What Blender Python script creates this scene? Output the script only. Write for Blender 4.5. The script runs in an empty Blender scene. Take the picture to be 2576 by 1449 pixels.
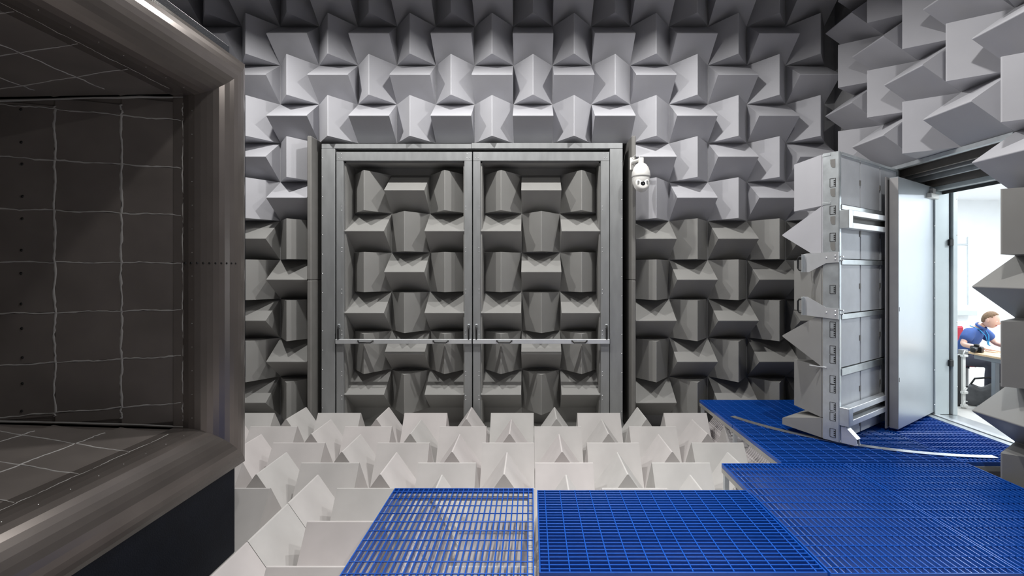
import bpy, bmesh, math, random
from mathutils import Vector, Matrix
random.seed(7)
SC = bpy.context.scene
COL = SC.collection
R = math.radians
# ------------------------------------------------------------------ camera / light / exposure
E = 1.86                       # eye height above the blue walkway grating (z = 0)
F, VX, VY = 1252.0, 1336.7, 683.8
cam = bpy.data.cameras.new('camera'); camo = bpy.data.objects.new('camera', cam); COL.objects.link(camo)
cam.sensor_width = 36; cam.lens = 36 * F / 2576
cam.shift_x = (1288 - VX) / 2576; cam.shift_y = (VY - 724.5) / 2576
cam.clip_start = .05; cam.clip_end = 100
camo.location = (0, 0, E); camo.rotation_euler = (R(90), 0, 0)
SC.camera = camo
w = bpy.data.worlds.new('world'); SC.world = w; w.use_nodes = True
w.node_tree.nodes['Background'].inputs[0].default_value = (.02, .02, .022, 1)
w.node_tree.nodes['Background'].inputs[1].default_value = 1
SC.view_settings.view_transform = 'Standard'; SC.view_settings.look = 'None'
SC.view_settings.gamma = 1; SC.view_settings.use_curve_mapping = False
SC.view_settings.exposure = 0.0
SC.cycles.max_bounces = 6; SC.cycles.diffuse_bounces = 4; SC.cycles.glossy_bounces = 3; SC.cycles.adaptive_threshold = .02
LAMP_W = 100.0                  # chamber lamps
SIDE_W = 88.0                  # lamps along the right wall and by the wind tunnel mouth
MOUTH_W = 30.0
INNER_W, INNER_SPREAD = 40.0, 66   # louvred lamps in the middle
LAMP_COL = (1, .985, .96)
OFFICE_W = 98.0               # office panels
OFFICE_COL = (.87, .945, 1)
LAMPS = [(-3.3, 5.75, 'full', 'leftmost of the back row'), (-.85, 5.75, 'full', 'middle of the back row'), (1.55, 5.75, 'full', 'rightmost of the back row'),
         (-1.1, 3.0, 'mouth', 'in the middle row beside the wind tunnel mouth'), (.9, 2.9, 'inner', 'middle of the middle row'),
         (2.8, 3.1, 'side', 'in the middle row beside the right wall'), (-1.1, .2, 'inner', 'left of the front row'), (2.6, .2, 'inner', 'right of the front row')]
LAMP_Z = E + 3.66
OFFICE_LAMPS = [(7.0, 5.2), (7.0, 7.9), (9.2, 6.6)]

# ------------------------------------------------------------------ materials
M = {}
def mat(name, col, rough=.6, metal=0, var=.06, nscale=6, bump=0, bscale=200, spec=.5, sheen=0, coat=0, stretch=None, emit=None, rvar=0):
    m = bpy.data.materials.new(name); m.use_nodes = True
    nt = m.node_tree; b = nt.nodes['Principled BSDF']
    b.inputs['Roughness'].default_value = rough; b.inputs['Metallic'].default_value = metal
    b.inputs['Specular IOR Level'].default_value = spec
    if sheen: b.inputs['Sheen Weight'].default_value = sheen
    if coat: b.inputs['Coat Weight'].default_value = coat
    tc = nt.nodes.new('ShaderNodeTexCoord'); mp = nt.nodes.new('ShaderNodeMapping')
    nt.links.new(tc.outputs['Object'], mp.inputs['Vector'])
    if stretch: mp.inputs['Scale'].default_value = stretch
    n = nt.nodes.new('ShaderNodeTexNoise'); n.inputs['Scale'].default_value = nscale; n.inputs['Detail'].default_value = 3
    nt.links.new(mp.outputs[0], n.inputs['Vector'])
    rp = nt.nodes.new('ShaderNodeValToRGB')
    lo = [max(0, c * (1 - var)) for c in col]; hi = [min(1, c * (1 + var)) for c in col]
    rp.color_ramp.elements[0].position = .3; rp.color_ramp.elements[1].position = .7
    rp.color_ramp.elements[0].color = (*lo, 1); rp.color_ramp.elements[1].color = (*hi, 1)
    nt.links.new(n.outputs['Fac'], rp.inputs['Fac']); nt.links.new(rp.outputs['Color'], b.inputs['Base Color'])
    if rvar:
        mr = nt.nodes.new('ShaderNodeMapRange'); mr.inputs[3].default_value = rough - rvar; mr.inputs[4].default_value = rough + rvar
        nt.links.new(n.outputs['Fac'], mr.inputs[0]); nt.links.new(mr.outputs[0], b.inputs['Roughness'])
    if bump:
        n2 = nt.nodes.new('ShaderNodeTexNoise'); n2.inputs['Scale'].default_value = bscale
        nt.links.new(mp.outputs[0], n2.inputs['Vector'])
        bp = nt.nodes.new('ShaderNodeBump'); bp.inputs['Strength'].default_value = bump; bp.inputs['Distance'].default_value = .004
        nt.links.new(n2.outputs['Fac'], bp.inputs['Height']); nt.links.new(bp.outputs[0], b.inputs['Normal'])
    if emit:
        b.inputs['Emission Color'].default_value = (*emit[0], 1); b.inputs['Emission Strength'].default_value = emit[1]
    M[name] = m
    return m
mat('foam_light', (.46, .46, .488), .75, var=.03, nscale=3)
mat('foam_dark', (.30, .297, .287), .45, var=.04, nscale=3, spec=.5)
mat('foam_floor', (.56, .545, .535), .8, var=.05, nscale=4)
def per_block(name, a, b):
    """each foam block is a slightly different batch: tint by object"""
    nt = M[name].node_tree; bs = nt.nodes['Principled BSDF']; src = bs.inputs['Base Color'].links[0].from_socket
    oi = nt.nodes.new('ShaderNodeObjectInfo'); rp = nt.nodes.new('ShaderNodeValToRGB'); mx = nt.nodes.new('ShaderNodeMix'); mx.data_type = 'RGBA'; mx.blend_type = 'MULTIPLY'
    rp.color_ramp.elements[0].color = (*a, 1); rp.color_ramp.elements[1].color = (*b, 1); mx.inputs['Factor'].default_value = 1
    nt.links.new(oi.outputs['Random'], rp.inputs['Fac']); nt.links.new(src, mx.inputs['A']); nt.links.new(rp.outputs['Color'], mx.inputs['B']); nt.links.new(mx.outputs['Result'], bs.inputs['Base Color'])
per_block('foam_floor', (.93, .94, .93), (1.06, 1.02, 1.03))
per_block('foam_light', (.96, .96, .965), (1.03, 1.03, 1.03))
mat('wall_grey', (.30, .30, .31), .8)
mat('wall_shell', (.30, .30, .305), .9)
mat('base_grey', (.42, .415, .40), .8)
mat('board_dark', (.20, .195, .185), .65)
mat('alu', (.36, .37, .375), .42, .45, var=.07, nscale=4, stretch=(3, 3, .8), rvar=.05)
mat('alu_bright', (.80, .82, .84), .35, .6, var=.05)
mat('galv', (.62, .66, .68), .35, .65, var=.10, nscale=9, rvar=.06)
mat('steel_leaf', (.62, .66, .70), .36, .7, var=.02, nscale=2)
mat('leaf_edge', (.42, .41, .41), .5, .2)
mat('gasket', (.03, .03, .03), .6)
mat('black', (.012, .012, .013), .4)
mat('rivet', (.85, .86, .88), .3, 1)
mat('tile', (.135, .119, .110), .38, var=.16, nscale=2.5, spec=.45)
mat('seam', (.36, .35, .34), .8)
mat('lip', (.165, .145, .134), .24, .6, var=.12, nscale=2, spec=.5)
mat('skirt', (.005, .007, .013), .6, spec=.2, var=.2, bump=.5, bscale=120)
mat('blue', (.004, .080, .43), .3, 0, var=.06, nscale=30, spec=.5)
mat('beam', (.50, .49, .47), .5, .5, var=.08)
mat('rail', (.74, .76, .77), .35, .9)
mat('panel_back', (.60, .62, .66), .55, .1, var=.05)
mat('white_plastic', (.78, .77, .74), .35)
mat('grey_plastic', (.22, .22, .22), .4)
mat('lens', (.01, .01, .012), .08)
mat('office_white', (.86, .87, .88), .8, var=.01)
mat('office_floor', (.62, .60, .57), .5)
mat('wood', (.72, .50, .30), .5, var=.12, nscale=4, stretch=(1, 8, 1))
mat('desk_grey', (.20, .22, .25), .5)
mat('red', (.45, .03, .05), .7)
mat('skin', (.72, .45, .36), .55, var=.04)
mat('shirt', (.045, .095, .29), .85, var=.10, nscale=12)
mat('trousers', (.05, .05, .07), .85)
mat('hair', (.20, .12, .07), .8, var=.25, nscale=60)
mat('lanyard', (.03, .30, .62), .6)
mat('bag', (.09, .09, .095), .85, var=.25, nscale=8)
mat('paper', (.85, .85, .83), .8)
mat('cable', (.62, .63, .65), .5)
mat('lamp_glow', (.9, .9, .88), .5, emit=((1, .98, .95), 6))
mat('jamb', (.55, .60, .61), .45, .3, var=.03)
mat('soffit', (.17, .155, .14), .55)

# ------------------------------------------------------------------ mesh helpers
class MB:
    def __init__(s): s.v = []; s.f = []; s.sm = []
    def add(s, vs, fs, smooth=False):
        o = len(s.v); s.v += [tuple(v) for v in vs]
        for f in fs: s.f.append(tuple(i + o for i in f)); s.sm.append(smooth)
        return s
    def box(s, x0, x1, y0, y1, z0, z1, T=None):
        vs = [Vector((x, y, z)) for z in (z0, z1) for y in (y0, y1) for x in (x0, x1)]
        if T is not None: vs = [T @ v for v in vs]
        return s.add(vs, [(0, 2, 3, 1), (4, 5, 7, 6), (0, 1, 5, 4), (2, 6, 7, 3), (0, 4, 6, 2), (1, 3, 7, 5)])
    def cbox(s, x0, x1, y0, y1, z0, z1, c=.006, T=None):
        """box with chamfered edges"""
        bm = bmesh.new(); bmesh.ops.create_cube(bm, size=1)
        bmesh.ops.scale(bm, vec=(x1 - x0, y1 - y0, z1 - z0), verts=bm.verts)
        bmesh.ops.translate(bm, vec=((x0 + x1) / 2, (y0 + y1) / 2, (z0 + z1) / 2), verts=bm.verts)
        bmesh.ops.bevel(bm, geom=bm.edges[:], offset=c, segments=1, affect='EDGES')
        return s.bm(bm, T)
    def bm(s, bm, T=None, smooth=False):
        bm.verts.index_update()
        vs = [(T @ v.co) if T is not None else v.co.copy() for v in bm.verts]
        fs = [[v.index for v in f.verts] for f in bm.faces]
        bm.free(); return s.add(vs, fs, smooth)
    def prism(s, prof, a, b, fn):
        """profile (p,q) extruded from a to b; fn(p,q,t) -> point"""
        n = len(prof); vs = [fn(p, q, a) for p, q in prof] + [fn(p, q, b) for p, q in prof]
        fs = [tuple(range(n - 1, -1, -1)), tuple(range(n, 2 * n))] + [(i, (i + 1) % n, n + (i + 1) % n, n + i) for i in range(n)]
        return s.add(vs, fs)
    def tube(s, pts, r, n=8, closed=False):
        pts = [Vector(p) for p in pts]; rs = r if isinstance(r, (list, tuple)) else [r] * len(pts)
        vs = []; up = None
        for i, p in enumerate(pts):
            d = (pts[min(i + 1, len(pts) - 1)] - pts[max(i - 1, 0)]).normalized()
            if up is None:
                up = Vector((0, 0, 1)) if abs(d.z) < .9 else Vector((1, 0, 0))
            a = d.cross(up).normalized(); b2 = a.cross(d).normalized(); up = b2
            for k in range(n):
                t = 2 * math.pi * k / n; vs.append(p + (a * math.cos(t) + b2 * math.sin(t)) * rs[i])
        fs = []
        for i in range(len(pts) - 1):
            for k in range(n):
                fs.append((i * n + k, i * n + (k + 1) % n, (i + 1) * n + (k + 1) % n, (i + 1) * n + k))
        s.add(vs, fs, True)
        s.add([vs[k] for k in range(n)], [tuple(range(n - 1, -1, -1))]); L = len(pts) - 1
        s.add([vs[L * n + k] for k in range(n)], [tuple(range(n))])
        return s
    def lathe(s, prof, c, n=24, axis='z', T=None):
        """prof: (radius, height) list around axis"""
        vs = []
        for r, h in prof:
            for k in range(n):
                t = 2 * math.pi * k / n; p = Vector((r * math.cos(t), r * math.sin(t), h))
                if T is not None: p = T @ p
                vs.append(p + Vector(c))
        fs = []
        for i in range(len(prof) - 1):
            for k in range(n):
                fs.append((i * n + k, i * n + (k + 1) % n, (i + 1) * n + (k + 1) % n, (i + 1) * n + k))
        s.add(vs, fs, True); return s
    def mesh(s, name):
        me = bpy.data.meshes.new(name); me.from_pydata(s.v, [], s.f)
        for p, sm in zip(me.polygons, s.sm): p.use_smooth = sm
        bm = bmesh.new(); bm.from_mesh(me); bmesh.ops.recalc_face_normals(bm, faces=bm.faces); bm.to_mesh(me); bm.free()
        me.update(); return me
    def build(s, name, m, parent=None, loc=None):
        me = s.mesh(name); me.materials.append(M[m]); return obj(name, me, parent, loc)
def obj(name, me, parent=None, loc=None, rot=None):
    o = bpy.data.objects.new(name, me); COL.objects.link(o)
    if parent is not None: o.parent = parent
    if loc is not None: o.location = loc
    if rot is not None: o.rotation_euler = rot
    return o
def tag(o, label=None, cat=None, group=None, kind=None):
    if label: o['label'] = label
    if cat: o['category'] = cat
    if group: o['group'] = group
    if kind: o['kind'] = kind
    return o
def thing(name, label, cat, loc=(0, 0, 0), rz=0, group=None, kind=None):
    o = obj(name, None, loc=loc, rot=(0, 0, rz)); return tag(o, label, cat, group, kind)
def struct(name, label, cat, mb, m):
    return tag(mb.build(name, m), label, cat, kind='structure')
def rivets(name, pts, normal, parent, r=.006, m='rivet', n=6):
    """small domes on a surface, joined: too small to pick apart"""
    mb = MB(); nz = Vector(normal).normalized(); a = nz.orthogonal().normalized(); b = nz.cross(a)
    for p in pts:
        p = Vector(p)
        vs = [p + (a * math.cos(2 * math.pi * k / n) + b * math.sin(2 * math.pi * k / n)) * r for k in range(n)] + \
             [p + (a * math.cos(2 * math.pi * k / n) + b * math.sin(2 * math.pi * k / n)) * r * .6 + nz * r * .5 for k in range(n)] + [p + nz * r * .65]
        fs = [(k, (k + 1) % n, n + (k + 1) % n, n + k) for k in range(n)] + [(n + k, n + (k + 1) % n, 2 * n) for k in range(n)]
        mb.add(vs, fs, True)
    o = mb.build(name, m, parent); o['kind'] = 'stuff'; return o

# ------------------------------------------------------------------ foam wedges
S, H = .6, .423
def wedge_mesh(name, w, l, h, m, r=.011, g=.003):
    """triangular prism, base on XY, ridge along X, apex rounded; w across (Y), l along (X), h up"""
    hw = w / 2 - g; hl = l / 2 - g
    a = math.atan2(h, hw)                       # slope angle of the flanks
    prof = [(-hw, 0), (hw, 0)]
    k = 5
    c = h - r / math.cos(a)                     # circle centre so that flanks stay tangent
    for i in range(k):
        t = (math.pi / 2 - a) + (2 * a) * i / (k - 1)
        prof.append((r * math.cos(t), c + r * math.sin(t)))
    me = MB().prism(prof, -hl, hl, lambda p, q, t: Vector((t, p, q))).mesh(name)
    me.materials.append(M[m]); return me
WL = wedge_mesh('foam_wedge', S, S, H, 'foam_light')
WD = wedge_mesh('foam_wedge', S, S, H, 'foam_dark')
WF = wedge_mesh('foam_wedge', S, S, H, 'foam_floor')
ROT_BACK = {'v': Matrix(((0, 1, 0), (0, 0, -1), (1, 0, 0))), 'h': Matrix(((1, 0, 0), (0, 0, -1), (0, -1, 0)))}
def place_wedge(me, parent, loc, rot3):
    o = obj('foam_wedge', me, parent); o.matrix_basis = Matrix.Translation(loc) @ rot3.to_4x4(); return o
def rot_from(ridge, out):
    """rotation taking local X->ridge, local Z->out"""
    x = Vector(ridge).normalized(); z = Vector(out).normalized(); y = z.cross(x)
    return Matrix((x, y, z)).transposed()

# ------------------------------------------------------------------ chamber shell
D = 7.684                       # back wall plane
BX, BZ = -.275, E + 3.784       # back wall cell corner
W = 4.681                       # right wall plane
RY, RZ = 6.621, E + 3.156
FX, FY, FZ = -.565, 7.216, E - 1.953 - H     # floor cells; FZ base level
CEIL = 6.45; XL = -6.9; YF = -3.0
OPX0, OPX1, OPZ = BX - 3.0, BX + 1.8, BZ - 1.8       # double-door opening in the back wall (cells i=-5..2)
DOY0, DOY1, DOZ = RY - 1.8, RY, RZ - 1.8             # side-door opening in the right wall

mb = MB().box(XL - .2, W + .6, YF - .2, D + .9, FZ - .2, FZ)
floor = struct('floor', 'pale grey chamber floor covered in upright foam wedges', 'floor', mb, 'base_grey')
struct('ceiling', 'plain grey ceiling above the chamber lamps', 'ceiling', MB().box(XL - .2, W + .6, YF - .2, D + .9, CEIL, CEIL + .15), 'wall_shell')
mb = MB().box(XL, OPX0, D, D + .8, FZ, CEIL).box(OPX1, W, D, D + .8, FZ, CEIL).box(OPX0, OPX1, D, D + .8, OPZ, CEIL).box(OPX0, OPX1, D + .6, D + .8, FZ, OPZ)
wall_back = struct('wall_back', 'back wall of foam wedges, light grey above and dark grey below, around the double door', 'wall', mb, 'wall_grey')
mb = MB().box(W, W + .57, DOY1, D + .8, FZ, CEIL).box(W, W + .57, YF, DOY0, FZ, CEIL).box(W, W + .57, DOY0, DOY1, DOZ, CEIL)
wall_right = struct('wall_right', 'right wall of foam wedges with the doorway to the bright office', 'wall', mb, 'wall_grey')
struct('wall_left', 'plain grey wall behind the dark wind tunnel mouth', 'wall', MB().box(XL - .2, XL, YF - .2, D + .8, FZ, CEIL), 'wall_shell')
struct('wall_front', 'plain grey wall facing the double door', 'wall', MB().box(XL, W + .57, YF - .2, YF, FZ, CEIL), 'wall_shell')

for i in range(-11, 8):
    for j in range(-1, 10):
        if -5 <= i <= 2 and j >= 3: continue
        rot = rot_from((0, 0, 1), (0, -1, 0)) if (i + j) % 2 else rot_from((1, 0, 0), (0, -1, 0))
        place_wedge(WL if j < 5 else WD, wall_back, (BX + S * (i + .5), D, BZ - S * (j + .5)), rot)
for k in range(-1, 10):
    for r in range(-2, 9):
        if 0 <= k <= 2 and r >= 3: continue
        rot = rot_from((0, 0, 1), (-1, 0, 0)) if (k + r) % 2 else rot_from((0, 1, 0), (-1, 0, 0))
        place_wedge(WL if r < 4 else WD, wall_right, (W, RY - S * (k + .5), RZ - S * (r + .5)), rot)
for i in range(-10, 8):
    for k in range(0, 11):
        if k >= 5 and i <= -4: continue            # the wind tunnel stands here
        xr = ((i + k) % 2 == 0) if k <= 4 else (i % 2 == 0)
        x, y = FX + S * (i + .5), FY - S * (k + .5)
        rot = rot_from((1, 0, 0), (0, 0, 1)) if xr else rot_from((0, 1, 0), (0, 0, 1))
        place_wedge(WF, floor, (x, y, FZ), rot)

# ------------------------------------------------------------------ double door in the back wall
YD = 7.40                       # front plane of the leaves
def px(x, Y): return (x - VX) / F * Y
def pz(y, Y): return E - (y - VY) / F * Y
def P(x, y, Y): return Vector((px(x, Y), Y, pz(y, Y)))
# outer frame
fr = thing('trim_1', 'grey aluminium outer frame around the double wedge door', 'door frame', (0, 0, 0), kind='structure')
xo0, xi0, xi1, xo1 = px(808.5, YD), px(842.5, YD), px(1534.5, YD), px(1566.5, YD)
zt, zi = pz(361.5, YD), pz(374, YD)
MB().cbox(xo0, xi0, YD, YD + .25, FZ, zi, .004).build('post', 'alu', fr)
MB().cbox(xi1, xo1, YD, YD + .25, FZ, zi, .004).build('post', 'alu', fr)
xm = px(1186, YD)
MB().cbox(xo0, xm, YD + .004, YD + .25, zi + .002, zt, .004).build('head_rail', 'alu', fr)
MB().cbox(xm + .002, xo1, YD, YD + .25, zi + .002, zt + .012, .004).build('head_rail', 'alu', fr)
pts = [(xo0 + .014, YD, FZ + .35 + .286 * k) for k in range(14)] + [(xo1 - .012, YD, FZ + .30 + .286 * k) for k in range(14)]
rivets('rivets', pts, (0, -1, 0), fr, .008)
# dark boards flanking the frame
for nm, x0, x1, lab in (('trim_2', OPX0 + .012, OPX0 + .075, 'dark grey upright foam board left of the double door frame'),
                        ('trim_3', OPX1 - .065, OPX1 - .005, 'dark grey upright foam board right of the double door, under the dome camera')):
    t = thing(nm, lab, 'board', kind='structure')
    zs = 1.74
    MB().cbox(x0, x1, 7.235, D + .6, FZ, zs - .002, .012).build('board_section', 'board_dark', t)
    MB().cbox(x0, x1, 7.235, D + .6, zs, OPZ - .003, .012).build('board_section', 'board_dark', t)
tag(MB().box(OPX0 + .08, OPX1 - .07, D + .55, D + .59, FZ, OPZ).build('wall_recess', 'gasket'), 'dark back of the double door recess', 'wall', kind='structure')

def stile_handle(x, z0, z1, parent):
    mb = MB(); y = YD - .03
    mb.tube([(x, YD + .002, z0 + .008), (x, y - .012, z0 + .02), (x, y - .014, (z0 + z1) / 2), (x, y - .012, z1 - .035), (x, YD + .002, z1 - .022)], .013, 8)
    h = mb.build('handle', 'black', parent)
    MB().cbox(x - .018, x + .018, YD - .012, YD + .004, z1 - .055, z1, .004).build('handle_plate', 'galv', h)
    return h
def bar_handle(x0, x1, z, parent):
    mb = MB(); y = YD - .045
    mb.tube([(x0, y, z + .012), (x0 + .03, y - .04, z - .012), (x1 - .03, y - .04, z - .012), (x1, y, z + .012)], .011, 8)
    return mb.build('handle', 'black', parent)
def wedge_leaf(n, lab, xl, xr, sl, sr, gx, handles, bh):
    t = thing(n, lab, 'door', kind='structure')
    z0 = FZ; ztop = pz(382, YD); zr = pz(404.5, YD)
    MB().cbox(xl, sl, YD, YD + .06, z0, zr, .004).build('stile', 'alu', t)
    MB().cbox(sr, xr, YD, YD + .06, z0, zr, .004).build('stile', 'alu', t)
    MB().cbox(xl, xr, YD, YD + .06, zr + .001, ztop, .004).build('top_rail', 'alu', t)
    # foam lined box behind the frame
    yb = 7.85
    MB().box(sl, sl + .02, YD + .06, yb, z0, zr).build('lining', 'foam_dark', t)
    MB().box(sr - .02, sr, YD + .06, yb, z0, zr).build('lining', 'foam_dark', t)
    MB().box(sl, sr, YD + .06, yb, zr - .02, zr).build('lining', 'foam_dark', t)
    MB().box(sl, sr, yb, yb + .04, z0, zr).build('back_plate', 'foam_dark', t)
    zz = [E + 1.527 - .612 * k for k in range(7)]
    sc = .612 / S
    for r in range(6):
        for c in range(3):
            rot = rot_from((0, 0, 1), (0, -1, 0)) if (r + c) % 2 == 0 else rot_from((1, 0, 0), (0, -1, 0))
            place_wedge(WDD, t, ((gx[c] + gx[c + 1]) / 2, yb, (zz[r] + zz[r + 1]) / 2), rot)
    bz0, bz1 = pz(864, YD), pz(852.5, YD)
    b = MB().cbox(xl + .002, xr - .002, YD - .045, YD - .002, bz0, bz1, .003).build('push_bar', 'alu_bright', t)
    for a, c in bh: bar_handle(px(a, YD), px(c, YD), (bz0 + bz1) / 2, b)
    for hx in handles: stile_handle(px(hx, YD), pz(855, YD), pz(815, YD), t)
    pts = []
    for xx in (xl + .035, xl + .075, xr - .035, xr - .075):
        pts += [(xx, YD, ztop - .025), (xx, YD, ztop - .09)]
    for zy in (519, 529, 623, 633, 728, 738, 831, 841, 935, 945, 995, 1005):
        pts += [(sl - .022, YD, pz(zy, YD)), (sr + .022, YD, pz(zy, YD))]
    rivets('rivets', pts, (0, -1, 0), t, .007)
    return t
WDD = wedge_mesh('foam_wedge', .606, .606, H, 'foam_dark')
wedge_leaf('door_1', 'left leaf of the double door, dark wedges in an aluminium frame', px(846, YD), px(1187.3, YD), px(863.5, YD), px(1168, YD),
           [-2.803, -2.199, -1.597, -.995], (853, 1179.5), ((903, 941), (1091, 1129)))
wedge_leaf('door_2', 'right leaf of the double door, dark wedges in an aluminium frame', px(1190, YD), px(1533, YD), px(1208.5, YD), px(1511.5, YD),
           [-.757, -.152, .451, 1.053], (1199, 1525.5), ((1250, 1288), (1438, 1476)))

# ------------------------------------------------------------------ wind tunnel collector (left)
def collector():
    t = thing('wind_tunnel_collector', 'large dark funnel-shaped wind tunnel mouth with rounded metal lip and tiled inside', 'wind tunnel', (-2.5, 2.0, FZ))
    inv = Vector((-2.5, 2.0, FZ))
    XI = -2.75; r = .28; YN = -.35; YFAR = 3.93; ZT, ZB = E + 1.394, E - 1.236
    sw, sz = .39, .162                      # wall / floor+ceiling flare
    XB = -6.3
    # each side: f(u, v, s): u along axis X, v outward offset, s position along the side; mitred at the corners
    def corner(a, b, u, off):               # a in (0,1) Y side near/far, b in (0,1) bottom/top
        k = u - XI
        yv = (YFAR + sw * min(k, 0) + off) if a else (YN - sw * min(k, 0) - off)
        zv = (ZT + sz * min(k, 0) + off) if b else (ZB - sz * min(k, 0) - off)
        return Vector((u, yv, zv))
    seg = 14
    prof = [(XI - .0, 0.0)] + [(XI + r * math.sin(R(a)), r - r * math.cos(R(a))) for a in [R2 for R2 in [119 * i / seg for i in range(1, seg + 1)]]]
    sides = [('side_lip', (1, 0), (1, 1)), ('ceiling_lip', (1, 1), (0, 1)), ('side_lip', (0, 1), (0, 0)), ('floor_lip', (0, 0), (1, 0))]
    for n, c0, c1 in sides:
        mb = MB(); vs = []
        pr = [(XI - .06, 0)] + prof
        for u, off in pr:
            vs.append(corner(*c0, u, off) - inv); vs.append(corner(*c1, u, off) - inv)
        # inner skin a few mm behind for thickness
        fs = [(2 * i, 2 * i + 1, 2 * i + 3, 2 * i + 2) for i in range(len(pr) - 1)]
        mb.add(vs, fs); o = mb.build(n, 'lip', t)
        sol = o.modifiers.new('thickness', 'SOLIDIFY'); sol.thickness = .006; sol.offset = 0
    # inner panels (substrate) + tiles + seams
    th = .02
    def panel(n, c0, c1):
        mb = MB()
        a, b, c, d = corner(*c0, XB, .0), corner(*c1, XB, .0), corner(*c1, XI - .02, .0), corner(*c0, XI - .02, .0)
        q = [a, b, c, d]; nrm = (b - a).cross(c - a).normalized()
        cen = Vector((XB, 1.79, E + .08)); 
        if (sum(q, Vector()) / 4 - cen).dot(nrm) < 0: nrm = -nrm
        lo = [p + nrm * .012 - inv for p in q]; hi = [p + nrm * .06 - inv for p in q]
        mb.add(lo + hi, [(0, 1, 2, 3), (4, 5, 6, 7), (0, 1, 5, 4), (1, 2, 6, 5), (2, 3, 7, 6), (3, 0, 4, 7)])
        return mb.build(n, 'tile', t), nrm
    pw, nw = panel('side_panel', (1, 0), (1, 1)); pn, nn = panel('side_panel', (0, 0), (0, 1))
    pf, nf = panel('floor_panel', (0, 0), (1, 0)); pc, nc = panel('ceiling_panel', (0, 1), (1, 1))
    tl = .369
    xs = [XI - tl * k for k in range(0, 8)]
    rnd = random.Random(3)
    def side_pt(x, z, o=0): return Vector((x, YFAR + sw * (x - XI), z)) - nw * o - inv
    def flo_pt(x, y, o=0): return Vector((x, y, ZB - sz * (x - XI))) - nf * o - inv
    def cei_pt(x, y, o=0): return Vector((x, y, ZT + sz * (x - XI))) - nc * o - inv
    def tile(fn, a0, a1, b0, b1, parent):
        g = .003; j = rnd.uniform(0, .0015)
        c = [(a0 + g, b0 + g), (a1 - g, b0 + g), (a1 - g, b1 - g), (a0 + g, b1 - g)]
        vs = [fn(a, b, -.012) for a, b in c] + [fn(a, b, j) for a, b in c]
        MB().add(vs, [(0, 1, 2, 3), (4, 5, 6, 7), (0, 1, 5, 4), (1, 2, 6, 5), (2, 3, 7, 6), (3, 0, 4, 7)]).build('tile', 'tile', parent)
    def seam(fn, p0, p1, parent, wd=.008):
        """hand laid sealing bead: thin ribbon of uneven width"""
        n = 14; vs = []; p0 = Vector(p0); p1 = Vector(p1); d = (p1 - p0); q = Vector((-d.y, d.x)).normalized()
        ph = rnd.uniform(0, 9)
        for i in range(n + 1):
            u = i / n; off = .004 * math.sin(ph + u * 7) + .003 * rnd.uniform(-1, 1); wv = wd * (.7 + .9 * rnd.random())
            c = p0 + d * u + q * off
            e = .0035
            vs += [fn(*(c + q * wv * .5), .001), fn(*(c + q * wv * .2), e), fn(*(c - q * wv * .2), e), fn(*(c - q * wv * .5), .001)]
        fs = [(4 * i + k, 4 * i + k + 1, 4 * i + 5 + k, 4 * i + 4 + k) for i in range(n) for k in range(3)]
        MB().add(vs, fs, True).build('sealing_bead', 'seam', parent)
    zrow = [E + v for v in (1.192, .817, .448, .07, -.297, -.664, -1.033)]
    for c in range(7):
        x1, x0 = xs[c] - .012 * (c == 0), xs[c + 1]
        xm_ = (x0 + x1) / 2
        zt_, zb_ = ZT + sz * (x0 - XI), ZB - sz * (x0 - XI)
        rows = [zt_] + [z for z in zrow if zb_ + .02 < z < zt_ - .02] + [zb_]
        for a, b in zip(rows[:-1], rows[1:]): tile(side_pt, x0, x1, b, a, pw)
        for a in rows[1:-1]: seam(side_pt, (x0, a), (x1, a), pw)
        if c < 6:
            for a, b in zip(rows[:-1], rows[1:]): seam(side_pt, (xs[c], a), (xs[c], b), pw, .012)
    # rows crossing floor and ceiling
    yr = [3.78 - .374 * k for k in range(0, 11)]
    for c in range(6):
        x1, x0 = xs[c] - .012 * (c == 0), xs[c + 1]
        ylim = YFAR + sw * (x0 - XI) - .01
        ylo = YN - sw * (x0 - XI) + .01
        rows = [ylim] + [y for y in yr if ylo + .05 < y < ylim - .03] + [ylo]
        for fn, par in ((flo_pt, pf), (cei_pt, pc)):
            for a, b in zip(rows[:-1], rows[1:]):
                tile(fn, x0, x1, b, a, par)
                if a > .6: seam(fn, (xs[c], a), (xs[c], b), par, .009)
            for a in rows[1:-1]:
                if a > .6: seam(fn, (x0, a), (x1, a), par, .009)
    # corner seams
    seam(side_pt, (xs[5], ZT + sz * (xs[5] - XI) - .012), (xs[0], ZT - .012), pw, .012)
    seam(side_pt, (xs[5], ZB - sz * (xs[5] - XI) + .012), (xs[0], ZB + .012), pw, .012)
    # rivet rows
    pts = [Vector((XI + .065, YFAR + .008, ZB + .08 + .187 * k)) - inv for k in range(14)]
    rivets('rivets', pts, (0, -1, 0), t, .006)
    a_ = R(20)
    pts = [Vector((XI + r * math.sin(a_), 3.80 - .187 * k, ZB - r + r * math.cos(a_))) - inv for k in range(18)]
    rivets('rivets', pts, (0, 0, 1), t, .005)
    pts = [Vector((XI + r * math.sin(a_), 3.80 - .187 * k, ZT + r - r * math.cos(a_))) - inv for k in range(18)]
    rivets('rivets', pts, (0, 0, -1), t, .005)
    pts = [side_pt(-3.66 + .004 * math.sin(k), E - 1.0 + .195 * k + .02 * math.sin(3 * k), .002) for k in range(12)]
    rivets('bolts', pts, (0, -1, 0), t, .011, 'black', 8)
    pts = []
    for k in range(10):
        an = R(4 + 8.5 * k)
        pts.append(Vector((XI + r * math.sin(an), YFAR + r - r * math.cos(an) - .004, E + .07)) - inv)
    rivets('bolts', pts, (0, -1, 0), t, .010, 'black', 8)
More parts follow.
